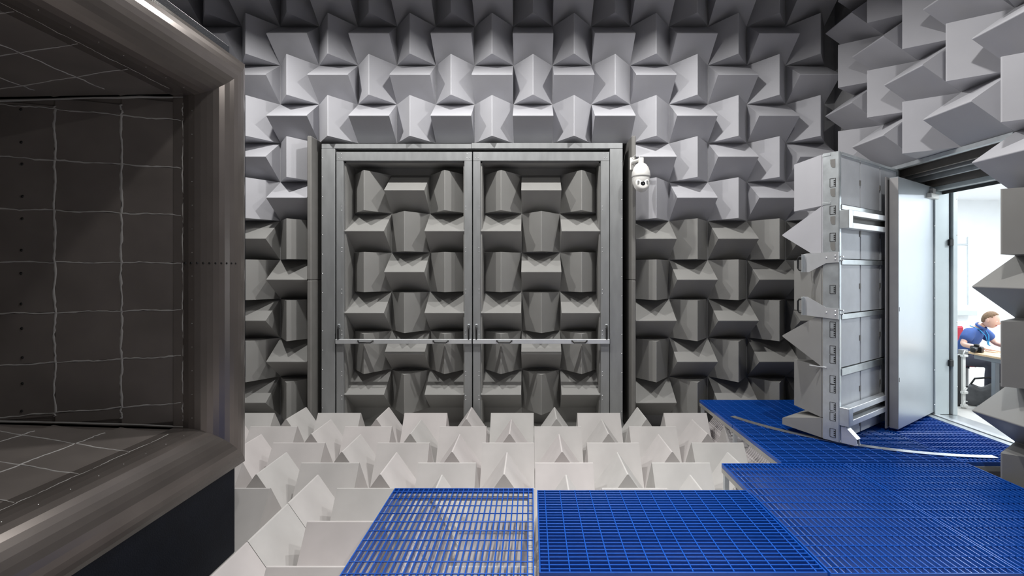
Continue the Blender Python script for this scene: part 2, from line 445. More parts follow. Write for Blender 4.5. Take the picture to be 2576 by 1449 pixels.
    # black casing: skirt under the lip, flange above and beside it
    xs_ = -2.512
    MB().cbox(-3.2 - inv.x, xs_ - inv.x, YN - .3 - inv.y, 4.22 - inv.y, 0, ZB - r - .02 - FZ, .008).build('skirt', 'skirt', t)
    MB().cbox(-3.4 - inv.x, -2.545 - inv.x, YN - .4 - inv.y, 4.20 - inv.y, ZT + r + .03 - FZ, E + 1.905 - FZ, .008).build('top_casing', 'skirt', t)
    MB().cbox(-3.3 - inv.x, -2.565 - inv.x, 4.25 - inv.y, 4.47 - inv.y, E - .95 - FZ, ZT + r - .1 - FZ, .008).build('side_casing', 'skirt', t)
    # outer shell closing the box
    sh = MB()
    sh.box(XB - .1 - inv.x, -3.1 - inv.x, 4.3 - inv.y, 4.36 - inv.y, 0, E + 1.8 - FZ)
    sh.box(XB - .1 - inv.x, -3.1 - inv.x, YN - .42 - inv.y, YN - .36 - inv.y, 0, E + 1.8 - FZ)
    sh.box(XB - .1 - inv.x, -3.1 - inv.x, YN - .36 - inv.y, 4.3 - inv.y, E + 1.74 - FZ, E + 1.8 - FZ)
    sh.box(XB - .1 - inv.x, XB - .02 - inv.x, YN - .36 - inv.y, 4.3 - inv.y, 0, E + 1.74 - FZ)
    sh.build('outer_shell', 'skirt', t)
    return t
collector()

# ------------------------------------------------------------------ blue walkway gratings
BP, CP = .0433, .1255
def bar_mesh(l, wd, dp, m, nm):
    me = MB().cbox(-l / 2, l / 2, -wd / 2, wd / 2, -dp, 0, .0022).mesh(nm); me.materials.append(M[m]); return me
def grating(x0, x1, y0, y1, along, label, group='blue walkway gratings'):
    """along: axis the bearing bars run along"""
    t = thing('floor_grating', label, 'grating', ((x0 + x1) / 2, (y0 + y1) / 2, -.04), group=group)
    lx, ly = x1 - x0 - .008, y1 - y0 - .008
    z = .04
    fw = .009
    eb = MB().cbox(-lx / 2, lx / 2, -fw / 2, fw / 2, -.04, .0005, .002).mesh('edge_bar'); eb.materials.append(M['blue'])
    ec = MB().cbox(-fw / 2, fw / 2, -ly / 2 + fw, ly / 2 - fw, -.04, .0005, .002).mesh('edge_bar'); ec.materials.append(M['blue'])
    for s_ in (-1, 1):
        obj('edge_bar', eb, t, (0, s_ * (ly / 2 - fw / 2), z)); obj('edge_bar', ec, t, (s_ * (lx / 2 - fw / 2), 0, z))
    L, N = (lx, ly) if along == 'x' else (ly, lx)
    bm_ = bar_mesh(L - 2 * fw, .0085, .036, 'blue', 'bearing_bar')
    n = round(N / BP)
    for k in range(1, n):
        p = -N / 2 + N * k / n
        obj('bearing_bar', bm_, t, (0, p, z - .001) if along == 'x' else (p, 0, z - .001), (0, 0, 0 if along == 'x' else R(90)))
    cm = MB().tube([(-N / 2 + fw, 0, 0), (N / 2 - fw, 0, 0)], .0046, 8).mesh('cross_bar'); cm.materials.append(M['blue'])
    n = round(L / CP)
    for k in range(n):
        p = -L / 2 + L * (k + .5) / n
        obj('cross_bar', cm, t, (p, 0, z - .002) if along == 'x' else (0, p, z - .002), (0, 0, R(90) if along == 'x' else 0))
    return t
GX1 = 1.838
grating(-1.18, .022, 2.49, 4.285, 'y', 'leftmost blue grating one can see through, beside the wind tunnel mouth')
grating(.045, GX1, 3.075, 4.247, 'x', 'bottom centre blue grating with long bars running left to right')
grating(GX1 + .006, 3.035, 3.063, 4.84, 'y', 'blue grating at bottom right next to the bottom centre one, bars running away')
grating(3.04, 4.24, 3.063, 4.84, 'y', 'rightmost blue grating in the bottom right corner, bars running away')
grating(2.44, 4.236, 4.862, 6.045, 'x', 'blue grating crossed by the steel guide rail in front of the open door')
grating(2.44, 4.236, 6.052, 7.235, 'x', 'farthest blue grating against the back wall wedges')
grating(4.243, 5.09, 4.862, 5.73, 'y', 'blue grating piece at the near end of the door sill')
grating(4.243, 5.09, 5.737, 6.60, 'y', 'blue grating piece behind the open steel door at the sill')
# supports
def support(label, x0, x1, y0, y1, legs, zleg=FZ):
    t = thing('grating_support', label, 'support frame', ((x0 + x1) / 2, (y0 + y1) / 2, FZ), group='steel frames under the gratings')
    o = Vector(((x0 + x1) / 2, (y0 + y1) / 2, FZ)); b = .045; zt_, zb_ = -.042 - FZ, -.092 - FZ
    X0, X1, Y0, Y1 = x0 - o.x + .004, x1 - o.x - .004, y0 - o.y, y1 - o.y
    MB().cbox(X0, X0 + b, Y0, Y1, zb_, zt_, .004).build('beam', 'beam', t); MB().cbox(X1 - b, X1, Y0, Y1, zb_, zt_, .004).build('beam', 'beam', t)
    MB().cbox(X0 + b, X1 - b, Y0, Y0 + b, zb_, zt_, .004).build('beam', 'beam', t); MB().cbox(X0 + b, X1 - b, Y1 - b, Y1, zb_, zt_, .004).build('beam', 'beam', t)
    for lx, ly in legs:
        g = MB().cbox(lx - o.x - .022, lx - o.x + .022, ly - o.y - .022, ly - o.y + .022, .012, zb_, .003).build('leg', 'galv', t)
        MB().cbox(lx - o.x - .028, lx - o.x + .028, ly - o.y - .028, ly - o.y + .028, 0, .012, .003).build('foot_plate', 'galv', g)
def corners(x0, x1, y0, y1): return [(x, y) for x in (x0 + .036, x1 - .036) for y in (y0 + .036, y1 - .036)]
support('grey steel frame under the leftmost grating', -1.18, .022, 2.49, 4.285, corners(-1.18, .022, 2.49, 4.285))
support('grey steel frame under the bottom centre grating', .045, GX1, 3.075, 4.247, corners(.045, GX1, 3.075, 4.247))
support('grey steel frame with legs under the two bottom right gratings', GX1 + .006, 4.24, 3.063, 4.84, corners(GX1 + .006, 4.24, 3.063, 4.84))
support('grey steel frame with legs under the walkway before the open door', 2.44, 4.236, 4.862, 7.235, corners(2.44, 4.236, 4.862, 7.235) + [(2.476, 6.05)])
support('grey steel frame under the grating pieces at the door sill', 4.245, 5.09, 4.862, 6.60, corners(4.245, 5.09, 4.862, 6.60))
# side tread wedges lit through the platform: lattice stiffener on the walkway's left side is foam below, already in the floor

# guide rail arc on the grating
def circ(a, b, c):
    ax, ay, bx, by, cx, cy = *a, *b, *c
    d = 2 * (ax * (by - cy) + bx * (cy - ay) + cx * (ay - by))
    ux = ((ax * ax + ay * ay) * (by - cy) + (bx * bx + by * by) * (cy - ay) + (cx * cx + cy * cy) * (ay - by)) / d
    uy = ((ax * ax + ay * ay) * (cx - bx) + (bx * bx + by * by) * (ax - cx) + (cx * cx + cy * cy) * (bx - ax)) / d
    return ux, uy
def gp(x, y, z=0): 
    Y = F * (E - z) / (y - VY); return px(x, Y), Y
A_, B_, C_ = gp(1843, 1048), gp(2151, 1119), gp(2504, 1150)
ux, uy = circ(A_, B_, C_); RR = math.hypot(A_[0] - ux, A_[1] - uy)
a0, a1 = math.atan2(A_[1] - uy, A_[0] - ux), math.atan2(C_[1] - uy, C_[0] - ux)
if a1 < a0: a1 += 2 * math.pi
if a1 - a0 > math.pi: a0 += 2 * math.pi; a0, a1 = a1, a0
mb = MB(); N = 40; vs = []
for i in range(N + 1):
    a = a0 + (a1 - a0) * i / N
    for rr, z in ((RR - .038, .001), (RR + .038, .001), (RR + .038, .007), (RR - .038, .007)):
        vs.append((ux + rr * math.cos(a) - B_[0], uy + rr * math.sin(a) - B_[1], z))
fs = [(4 * i + k, 4 * i + (k + 1) % 4, 4 * i + 4 + (k + 1) % 4, 4 * i + 4 + k) for i in range(N) for k in range(4)] + [(0, 1, 2, 3), (4 * N + 3, 4 * N + 2, 4 * N + 1, 4 * N)]
tag(mb.add(vs, fs).build('guide_rail', 'rail', loc=(B_[0], B_[1], 0)), 'curved flat steel guide rail lying on the blue grating', 'rail')

# ------------------------------------------------------------------ dome camera
def dome_camera():
    c = Vector((px(1612.5, 7.04), 7.04, pz(443, 7.04)))
    t = thing('dome_camera', 'white dome security camera on a bracket right of the double door', 'security camera', tuple(c))
    k = 7.04 / F
    MB().lathe([(.001, 33 * k), (7 * k, 32.5 * k), (13 * k, 29 * k), (18.5 * k, 21 * k), (22 * k, 11 * k), (23.3 * k, 0), (22.8 * k, -2.5 * k), (20 * k, -3 * k)], (0, 0, 0), 28).build('cap', 'white_plastic', t)
    MB().lathe([(7 * k, 30 * k), (7 * k, 44 * k), (6.2 * k, 46 * k), (.001, 46.3 * k)], (0, 0, 0), 16).build('neck', 'white_plastic', t)
    h = MB(); h.lathe([(21.5 * k, -2 * k), (21.8 * k, -10 * k), (20.5 * k, -19 * k), (16.5 * k, -29 * k), (10.5 * k, -35 * k), (5 * k, -37.5 * k), (.001, -38 * k)], (0, 0, 0), 28)
    hd = h.build('head_shell', 'white_plastic', t)
    f = MB(); f.lathe([(.001, .012), (12 * k, .012), (16.5 * k, .004), (17.5 * k, -.02), (17.5 * k, -.10)], (0, -19.5 * k, -21 * k), 24, T=Matrix.Rotation(R(78), 3, 'X')); fc = f.build('face', 'white_plastic', t)
    MB().lathe([(.001, .006), (4.5 * k, .006), (5.6 * k, .002), (5.8 * k, -.01)], (0, -19.5 * k - .014, -22 * k), 20, T=Matrix.Rotation(R(78), 3, 'X')).build('lens', 'lens', fc)
    for s_ in (-1, 1):
        MB().cbox(s_ * 11 * k - .014, s_ * 11 * k + .014, -19.5 * k - .017, -19.5 * k - .005, -27 * k, -15 * k, .005).build('infrared_window', 'grey_plastic', fc)
    for q in (-1, 0, 1):
        MB().cbox(q * 5.5 * k - .010, q * 5.5 * k + .010, -19.5 * k - .006, -19.5 * k + .006, -35.5 * k, -31.5 * k, .003).build('infrared_window', 'grey_plastic', fc)
    MB().cbox(12 * k, 17 * k, -15.5 * k, -15 * k, 2 * k, 6 * k, .001).build('label_plate', 'grey_plastic', t)
    ar = MB()
    ar.tube([(0, 0, 40 * k), (-.03, .02, 41 * k), (-.075, .10, 40 * k), (-.085, .19, 40 * k)], .024, 10)
    ar.build('bracket_arm', 'white_plastic', t)
    MB().cbox(-.12, -.055, .175, .195, 22 * k, 54 * k, .006).build('bracket_plate', 'white_plastic', t)
    MB().tube([(-.02, .0, 46 * k), (-.01, .03, 52 * k), (-.05, .12, 58 * k), (-.09, .17, 54 * k)], .004, 6).build('cable', 'cable', t)
dome_camera()

# ------------------------------------------------------------------ side door: frame, opening, open leaf with wedges
XO0, XO1 = 5.25, 5.50           # outer wall
OY0, OY1, OZ = 5.10, 6.52, 2.965
mb = MB().box(XO0, XO1, YF, OY0, FZ, CEIL).box(XO0, XO1, OY1, D + 3.3, FZ, CEIL).box(XO0, XO1, OY0, OY1, OZ, CEIL)
struct('wall_outer', 'pale steel outer wall beyond the foam wedges around the office doorway', 'wall', mb, 'jamb')
t3 = thing('trim_4', 'pale steel door jamb with black hinges at the office doorway', 'door frame', (0, 0, 0), kind='structure')
yj = OY1 - .06
MB().cbox(XO0 - .01, px(2388, yj), yj, OY1, .01, OZ - .06, .004).build('jamb', 'jamb', t3)
MB().cbox(px(2388, yj) + .002, px(2392.5, yj), yj + .03, OY1, .01, OZ - .06, .002).build('seal', 'gasket', t3)
MB().cbox(px(2392.5, yj) + .002, XO1 + .01, yj - .03, OY1, .01, OZ - .06, .004).build('jamb', 'jamb', t3)
MB().cbox(XO0 - .01, XO1 + .01, OY0, OY1, OZ - .06, OZ, .004).build('head', 'jamb', t3)
MB().cbox(XO0 + .08, XO0 + .10, OY0, yj, OZ - .10, OZ - .06, .002).build('seal', 'gasket', t3)
for zy in (610, 913): MB().cbox(px(2384.5, yj), px(2394, yj), yj - .035, yj + .03, pz(zy + 8, yj), pz(zy - 8, yj), .004).build('hinge', 'black', t3)
pts = [(px(2351, yj), yj, pz(y, yj)) for y in (568, 660, 750, 841, 931, 1018)] + [(px(2403, yj), yj - .03, pz(y, yj)) for y in (502, 592, 810, 972)]
rivets('screws', pts, (0, -1, 0), t3, .008)
# lining of the deep opening above the door: steel angle, brown soffit and head bars
t5 = thing('trim_5', 'steel and brown lining over the top of the office doorway', 'door frame', kind='structure')
MB().cbox(W - .02, W + .04, DOY0, DOY1, DOZ - .05, DOZ, .003).build('angle', 'galv', t5)
MB().box(W + .04, XO0, DOY0, DOY1, DOZ - .012, DOZ - .002).build('soffit', 'soffit', t5)
MB().cbox(W + .22, W + .26, DOY0, DOY1, DOZ - .10, DOZ - .012, .003).build('head_bar', 'soffit', t5)
MB().cbox(W + .30, W + .35, DOY0, DOY1, DOZ - .13, DOZ - .012, .003).build('head_bar', 'alu', t5)
MB().cbox(W + .42, W + .46, DOY0, DOY1, DOZ - .18, DOZ - .012, .003).build('head_bar', 'galv', t5)
MB().box(XO0 - .015, XO0 - .002, DOY0, DOY1, OZ, DOZ - .012).build('fascia', 'soffit', t5)
# sill
t6 = thing('trim_6', 'low steel door sill between grating and office floor', 'sill', kind='structure')
MB().cbox(5.10, 5.18, DOY0 - .3, DOY1, -.04, .012, .003).build('sill_strip', 'galv', t6)
MB().cbox(5.185, 5.22, DOY0 - .3, DOY1, -.04, -.004, .002).build('sill_strip', 'gasket', t6)
MB().cbox(5.225, 5.30, DOY0 - .3, DOY1, -.04, .012, .003).build('sill_strip', 'alu_bright', t6)
MB().cbox(5.305, XO1 + .02, OY0 - .3, OY1, -.04, .006, .003).build('sill_plate', 'rail', t6)

P0 = Vector((3.297, 5.338, 0)); U = Vector((.8086, .588, 0)).normalized(); Nn = Vector((-U.y, U.x, 0))
TD = Matrix(((U.x, Nn.x, 0, P0.x), (U.y, Nn.y, 0, P0.y), (0, 0, 1, 0), (0, 0, 0, 1)))
d3 = thing('door_3', 'open office door, steel leaf carrying a tall rack of grey foam wedges', 'door', kind='structure')
d3.matrix_world = TD
Yc = 5.40
def dz(y): return E - (y - VY) / F * Yc
WID = 1.69; cw = WID / 3
zr = [dz(y) for y in (384, 516, 653, 790, 926, 1056)]
zbot = .03
# carrier uprights and shelves (local x = along door, y = toward wedges)
strip = MB().cbox(0, .006, 0, .16, zbot, zr[0] + .004, .001).build('edge_strip', 'galv', d3)
MB().box(.006, .045, -.006, .012, zbot, zr[0]).build('upright', 'galv', d3)
MB().box(.006, .03, .012, .05, zbot, zr[0]).build('upright', 'board_dark', d3)
MB().box(WID - .05, WID, -.006, .16, zbot, zr[0]).build('upright', 'galv', d3)
for zc, dp in ((zr[0], .03), (zr[1], .05), (zr[2], .055), (zr[3], .055), (zr[4], .075)):
    MB().cbox(.045, WID - .05, -.014, .004, zc - dp, zc, .002).build('cross_rail', 'galv', d3)
# Z shaped carrying rails between rack and leaf
for z0, z1 in ((dz(576), dz(531)), (dz(1065), dz(1020))):
    MB().cbox(.0, .10, -.10, -.006, z0, z1, .003).build('carrier_end', 'galv', d3)
    MB().cbox(.10, WID - .06, -.10, -.012, z1 - .06, z1, .003).build('carrier_rail', 'alu_bright', d3)
    MB().cbox(.10, WID - .06, -.10, -.012, z0, z0 + .06, .003).build('carrier_rail', 'alu_bright', d3)
    MB().box(.10, WID - .06, -.03, -.02, z0 + .06, z1 - .06).build('carrier_web', 'board_dark', d3)
zz = zr + [zbot]
hdoor = .44
wm = {}
for r in range(6):
    hr_ = zz[r] - zz[r + 1]
    for c in range(3):
        xc = cw * (c + .5); zc = (zz[r] + zz[r + 1]) / 2
        MB().cbox(cw * c + .012 + .03 * (c == 0), cw * (c + 1) - .012, .004, .03, zz[r + 1] + .008, zz[r] - .008, .004).build('back_panel', 'panel_back', d3)
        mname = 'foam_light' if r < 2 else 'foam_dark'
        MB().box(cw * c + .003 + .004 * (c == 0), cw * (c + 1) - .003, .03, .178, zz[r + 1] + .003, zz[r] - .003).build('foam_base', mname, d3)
        MB().box(cw * (c + 1) - .03, cw * (c + 1) - .005, -.004, .006, zc - .03, zc + .03).build('clip', 'board_dark', d3)
        if r < 5:
            vert = r % 2 == (0 if c % 2 == 0 else 1)
            key = (r, vert)
            if key not in wm:
                wm[key] = wedge_mesh('foam_wedge', cw if vert else hr_, hr_ if vert else cw, hdoor, mname)
            rot = rot_from((0, 0, 1), (0, 1, 0)) if vert else rot_from((1, 0, 0), (0, 1, 0))
            place_wedge(wm[key], d3, (xc, .178, zc), rot)
        else:
            pr = [(.178, zz[5] - .003), (.60, zz[5] - .10), (.61, zz[5] - .11), (.61, .075), (.178, .035)]
            MB().prism(pr, cw * c + .003, cw * (c + 1) - .003, lambda p, q, t: Vector((t, p, q))).build('foam_wedge', 'foam_dark', d3)
# punched slots in the edge strip
def slot(y, kind):
    z = dz(y)
    if kind == 'd':
        pr = [(0, -.045), (.025, -.045), (.042, -.03), (.048, .0), (.048, .045), (0, .045)]
        mb = MB().prism([(p + .035, q + z) for p, q in pr], -.0025, .002, lambda p, q, t: Vector((t, p, q)))
    else:
        mb = MB()
        for a in (.030, .086): mb.box(-.0025, .002, a, a + .004, z - .045, z + .045)
        for q in (-.047, .043): mb.box(-.0025, .002, .03, .09, z + q, z + q + .004)
        for q in (-.03, -.008, .014): mb.box(-.0025, .002, .034, .05, z + q, z + q + .012)
    mb.build('slot', 'board_dark' if kind == 'd' else 'gasket', strip)
for y, k in ((412, 'd'), (460, 's'), (485, 'd'), (529, 's'), (555, 'd'), (597, 's'), (620, 'd'), (728, 's'), (820, 's'), (838, 's'), (880, 's'), (903, 's'), (955, 's'), (977, 's'), (1022, 's'), (1047, 's'), (1088, 's')): slot(y, k)
MB().cbox(-.01, .0, .12, .30, dz(927), dz(925), .0005).build('edge_clip', 'alu_bright', d3)
for y in (388, 511): MB().cbox(-.004, .006, .08, .165, dz(y + 3), dz(y - 3), .001).build('edge_clip', 'galv', d3)
# the two bracket plates with pull handles
for k, prof in enumerate(([(.0, 634), (.33, 636), (.37, 638), (.37, 685), (.31, 685), (.13, 662), (0, 660)],
                          [(.0, 802), (.37, 797), (.37, 749), (.32, 749), (.13, 774), (0, 775)])):
    p = MB().prism([(a - .005, dz(b)) for a, b in prof], -.012, -.006, lambda p, q, t: Vector((t, p, q))).build('bracket_plate', 'alu_bright', d3)
    zc = dz(662 if k == 0 else 773)
    MB().cbox(-.05, -.006, .355, .368, zc - .10, zc + .10, .002).build('bracket_flange', 'galv', p)
    MB().tube([(-.03, .365, zc + .075), (-.03, .40, zc + .075), (-.03, .415, zc + .05), (-.03, .415, zc - .05), (-.03, .40, zc - .075), (-.03, .365, zc - .075)], .010, 8).build('handle', 'black', p)
    pts = [(-.012, .03, zc + (.08 if k == 0 else -.08)), (-.012, .03, zc + (.04 if k == 0 else -.04)), (-.012, .12, zc + (.06 if k == 0 else -.06))]
    rivets('bolts', pts, (-1, 0, 0), p, .011)
    for q in (.02, -.02): MB().tube([(.045, -.03, zc + (.05 if k == 0 else -.05) + q), (.045, .01, zc + (.05 if k == 0 else -.05) + q)], .009, 8).build('bolt', 'rivet', d3)
# castor foot
ft = MB(); ft.prism([(-.01, .03), (-.01, .20), (-.05, .20), (-.16, .10), (-.17, .035), (-.14, .03)], .02, .03, lambda p, q, t: Vector((t, p, q)))
ft.prism([(-.01, .03), (-.01, .20), (-.05, .20), (-.16, .10), (-.17, .035), (-.14, .03)], .09, .10, lambda p, q, t: Vector((t, p, q)))
ft.prism([(-.05, .20), (-.16, .10), (-.17, .10), (-.055, .208)], .02, .10, lambda p, q, t: Vector((t, p, q)))
fo = ft.build('castor_bracket', 'alu_bright', d3)
MB().lathe([(.001, -.022), (.034, -.022), (.036, -.015), (.036, .015), (.034, .022), (.001, .022)], (.06, -.11, .044), 18, T=Matrix.Rotation(R(90), 3, 'Y')).build('wheel', 'gasket', fo)
# steel leaf
L0, L1 = 1.0225, 2.295
lf = MB().cbox(L0, L1, -.217, -.125, .03, 2.965, .006).build('leaf', 'steel_leaf', d3)
MB().box(L0 - .002, L0 + .0, -.214, -.128, .04, 2.955).build('leaf_edge', 'leaf_edge', lf)
MB().box(L0 + .02, L1 - .02, -.125, -.105, .05, 2.945).build('gasket', 'gasket', lf)
MB().cbox(L0 - .03, L1 - .03, -.105, -.09, .02, 2.975, .003).build('rear_plate', 'leaf_edge', lf)
MB().cbox(L1 - .32, L1 - .03, -.27, -.217, 2.80, 2.86, .004).build('door_closer', 'white_plastic', lf)
MB().cbox(L1 - .22, L1 - .12, -.26, -.217, 2.86, 2.93, .004).build('closer_bracket', 'leaf_edge', lf)
for z in (1.4, .58): MB().cbox(L0 + .02, L0 + .03, -.2195, -.216, z, z + .05, .001).build('latch', 'black', lf)

# ------------------------------------------------------------------ office beyond the doorway
OX1, OYF, OYN, OC = 10.6, 10.0, 3.0, 3.3
struct('floor_office', 'light floor of the bright office beyond the doorway', 'floor', MB().box(XO1, OX1, OYN, OYF, -.1, 0), 'office_floor')
struct('wall_far', 'white far wall of the bright office', 'wall', MB().box(XO1, OX1 + .1, OYF, OYF + .1, -.1, OC), 'office_white')
struct('wall_side', 'white side wall of the bright office', 'wall', MB().box(OX1, OX1 + .1, OYN, OYF, -.1, OC), 'office_white')
struct('wall_near', 'white near wall of the bright office', 'wall', MB().box(XO1, OX1 + .1, OYN - .1, OYN, -.1, OC), 'office_white')
struct('ceiling_office', 'white ceiling of the bright office', 'ceiling', MB().box(XO1, OX1 + .1, OYN - .1, OYF + .1, OC, OC + .1), 'office_white')
for q, (x, y) in enumerate(OFFICE_LAMPS):
    t = thing('ceiling_panel_light', ['near', 'middle', 'far'][q] + ' white square ceiling light of the office', 'light', (x, y, OC))
    MB().cbox(-.36, .36, -.36, .36, -.05, 0, .005).build('frame', 'alu_bright', t)
    l = bpy.data.lights.new('office_lamp', 'AREA'); l.shape = 'SQUARE'; l.size = .62; l.energy = OFFICE_W; l.color = OFFICE_COL
    o = bpy.data.objects.new('office_lamp', l); COL.objects.link(o); o.parent = t; o.location = (0, 0, -.056)
# chamber lamps
for x, y, lk, where in LAMPS:
    t = thing('ceiling_lamp', 'round downlight under the chamber ceiling, ' + where, 'lamp', (x, y, LAMP_Z), group='chamber downlights')
    MB().lathe([(.001, .22), (.10, .22), (.13, .18), (.14, .0), (.135, .0), (.125, .02), (.001, .025)], (0, 0, 0), 20).build('housing', 'alu', t)
    MB().tube([(0, 0, .22), (0, 0, CEIL - LAMP_Z)], .015, 8).build('stem', 'alu', t)
    l = bpy.data.lights.new('lamp_light', 'AREA'); l.shape = 'DISK'; l.size = .18; l.color = LAMP_COL
    l.energy = {'full': LAMP_W, 'side': SIDE_W, 'mouth': MOUTH_W, 'inner': INNER_W}[lk]; l.spread = R(INNER_SPREAD if lk == 'inner' else 172)
    o = bpy.data.objects.new('lamp_light', l); COL.objects.link(o); o.parent = t; o.location = (0, 0, -.004)

# desk
DX0, DX1, DY0, DY1, DZ = 6.13, 7.0, 5.5, 7.03, .74
t = thing('desk', 'wood-topped desk with grey steel legs in the office', 'desk', (DX0, DY0, 0))
lx, ly = DX1 - DX0, DY1 - DY0
MB().cbox(0, lx, 0, ly, DZ - .028, DZ, .004).build('desk_top', 'wood', t)
for x in (.05, lx - .10): MB().cbox(x, x + .05, .08, ly - .08, DZ - .09, DZ - .03, .004).build('rail', 'desk_grey', t)
for y in (.08, ly - .14): MB().cbox(.10, lx - .10, y, y + .06, DZ - .09, DZ - .03, .004).build('rail', 'desk_grey', t)
for x in (.05, lx - .11):
    for y in (.55, ly - .40): MB().cbox(x, x + .06, y, y + .06, .02, DZ - .09, .004).build('leg', 'desk_grey', t)
MB().cbox(.02, .14, .80, ly - .05, 0, .025, .004).build('foot', 'desk_grey', t)
MB().cbox(lx - .14, lx - .02, .80, ly - .05, 0, .025, .004).build('foot', 'desk_grey', t)
tag(MB().cbox(-.15, .15, -.21, .21, 0, .006, .002).build('paper_sheet', 'paper', loc=(6.42, 6.55, DZ)), 'white paper sheets on the wooden desk', 'paper')
tag(MB().cbox(-.15, .15, -.10, .10, 0, .012, .003).build('tablet', 'black', loc=(6.62, 6.72, DZ)), 'black tablet under the hand of the man', 'tablet')
# photo camera on the desk
t = thing('photo_camera', 'black photo camera lying on the wooden desk', 'camera', (6.20, 6.93, DZ), R(-60))
MB().cbox(-.07, .07, -.03, .03, 0, .085, .012).build('body', 'black', t)
MB().cbox(-.03, .03, -.025, .025, .083, .115, .010).build('viewfinder', 'black', t)
MB().lathe([(.001, .10), (.030, .10), (.036, .09), (.036, .0)], (.0, -.028, .042), 18, T=Matrix.Rotation(R(90), 3, 'X')).build('lens', 'black', t)
MB().cbox(.055, .075, -.045, .03, 0, .08, .010).build('grip', 'black', t)
# chair
t = thing('office_chair', 'red office chair the man sits on behind the desk', 'chair', (6.66, 7.62, 0), R(180))
MB().cbox(-.23, .23, -.25, .23, .44, .52, .03).build('seat', 'red', t)
MB().cbox(-.21, .21, -.33, -.27, .60, 1.00, .025).build('backrest', 'red', t)
MB().cbox(-.03, .03, -.34, -.25, .42, .62, .006).build('back_support', 'black', t)
MB().tube([(0, 0, .08), (0, 0, .44)], .028, 12).build('column', 'alu', t)
for k in range(5):
    a = R(72 * k + 20)
    lg = MB().tube([(0, 0, .10), (.30 * math.cos(a), .30 * math.sin(a), .065)], [.025, .016], 8).build('leg', 'black', t)
    MB().lathe([(.001, -.018), (.03, -.018), (.03, .018), (.001, .018)], (.30 * math.cos(a), .30 * math.sin(a), .03), 12, T=Matrix.Rotation(R(90), 3, 'X')).build('castor', 'black', lg)

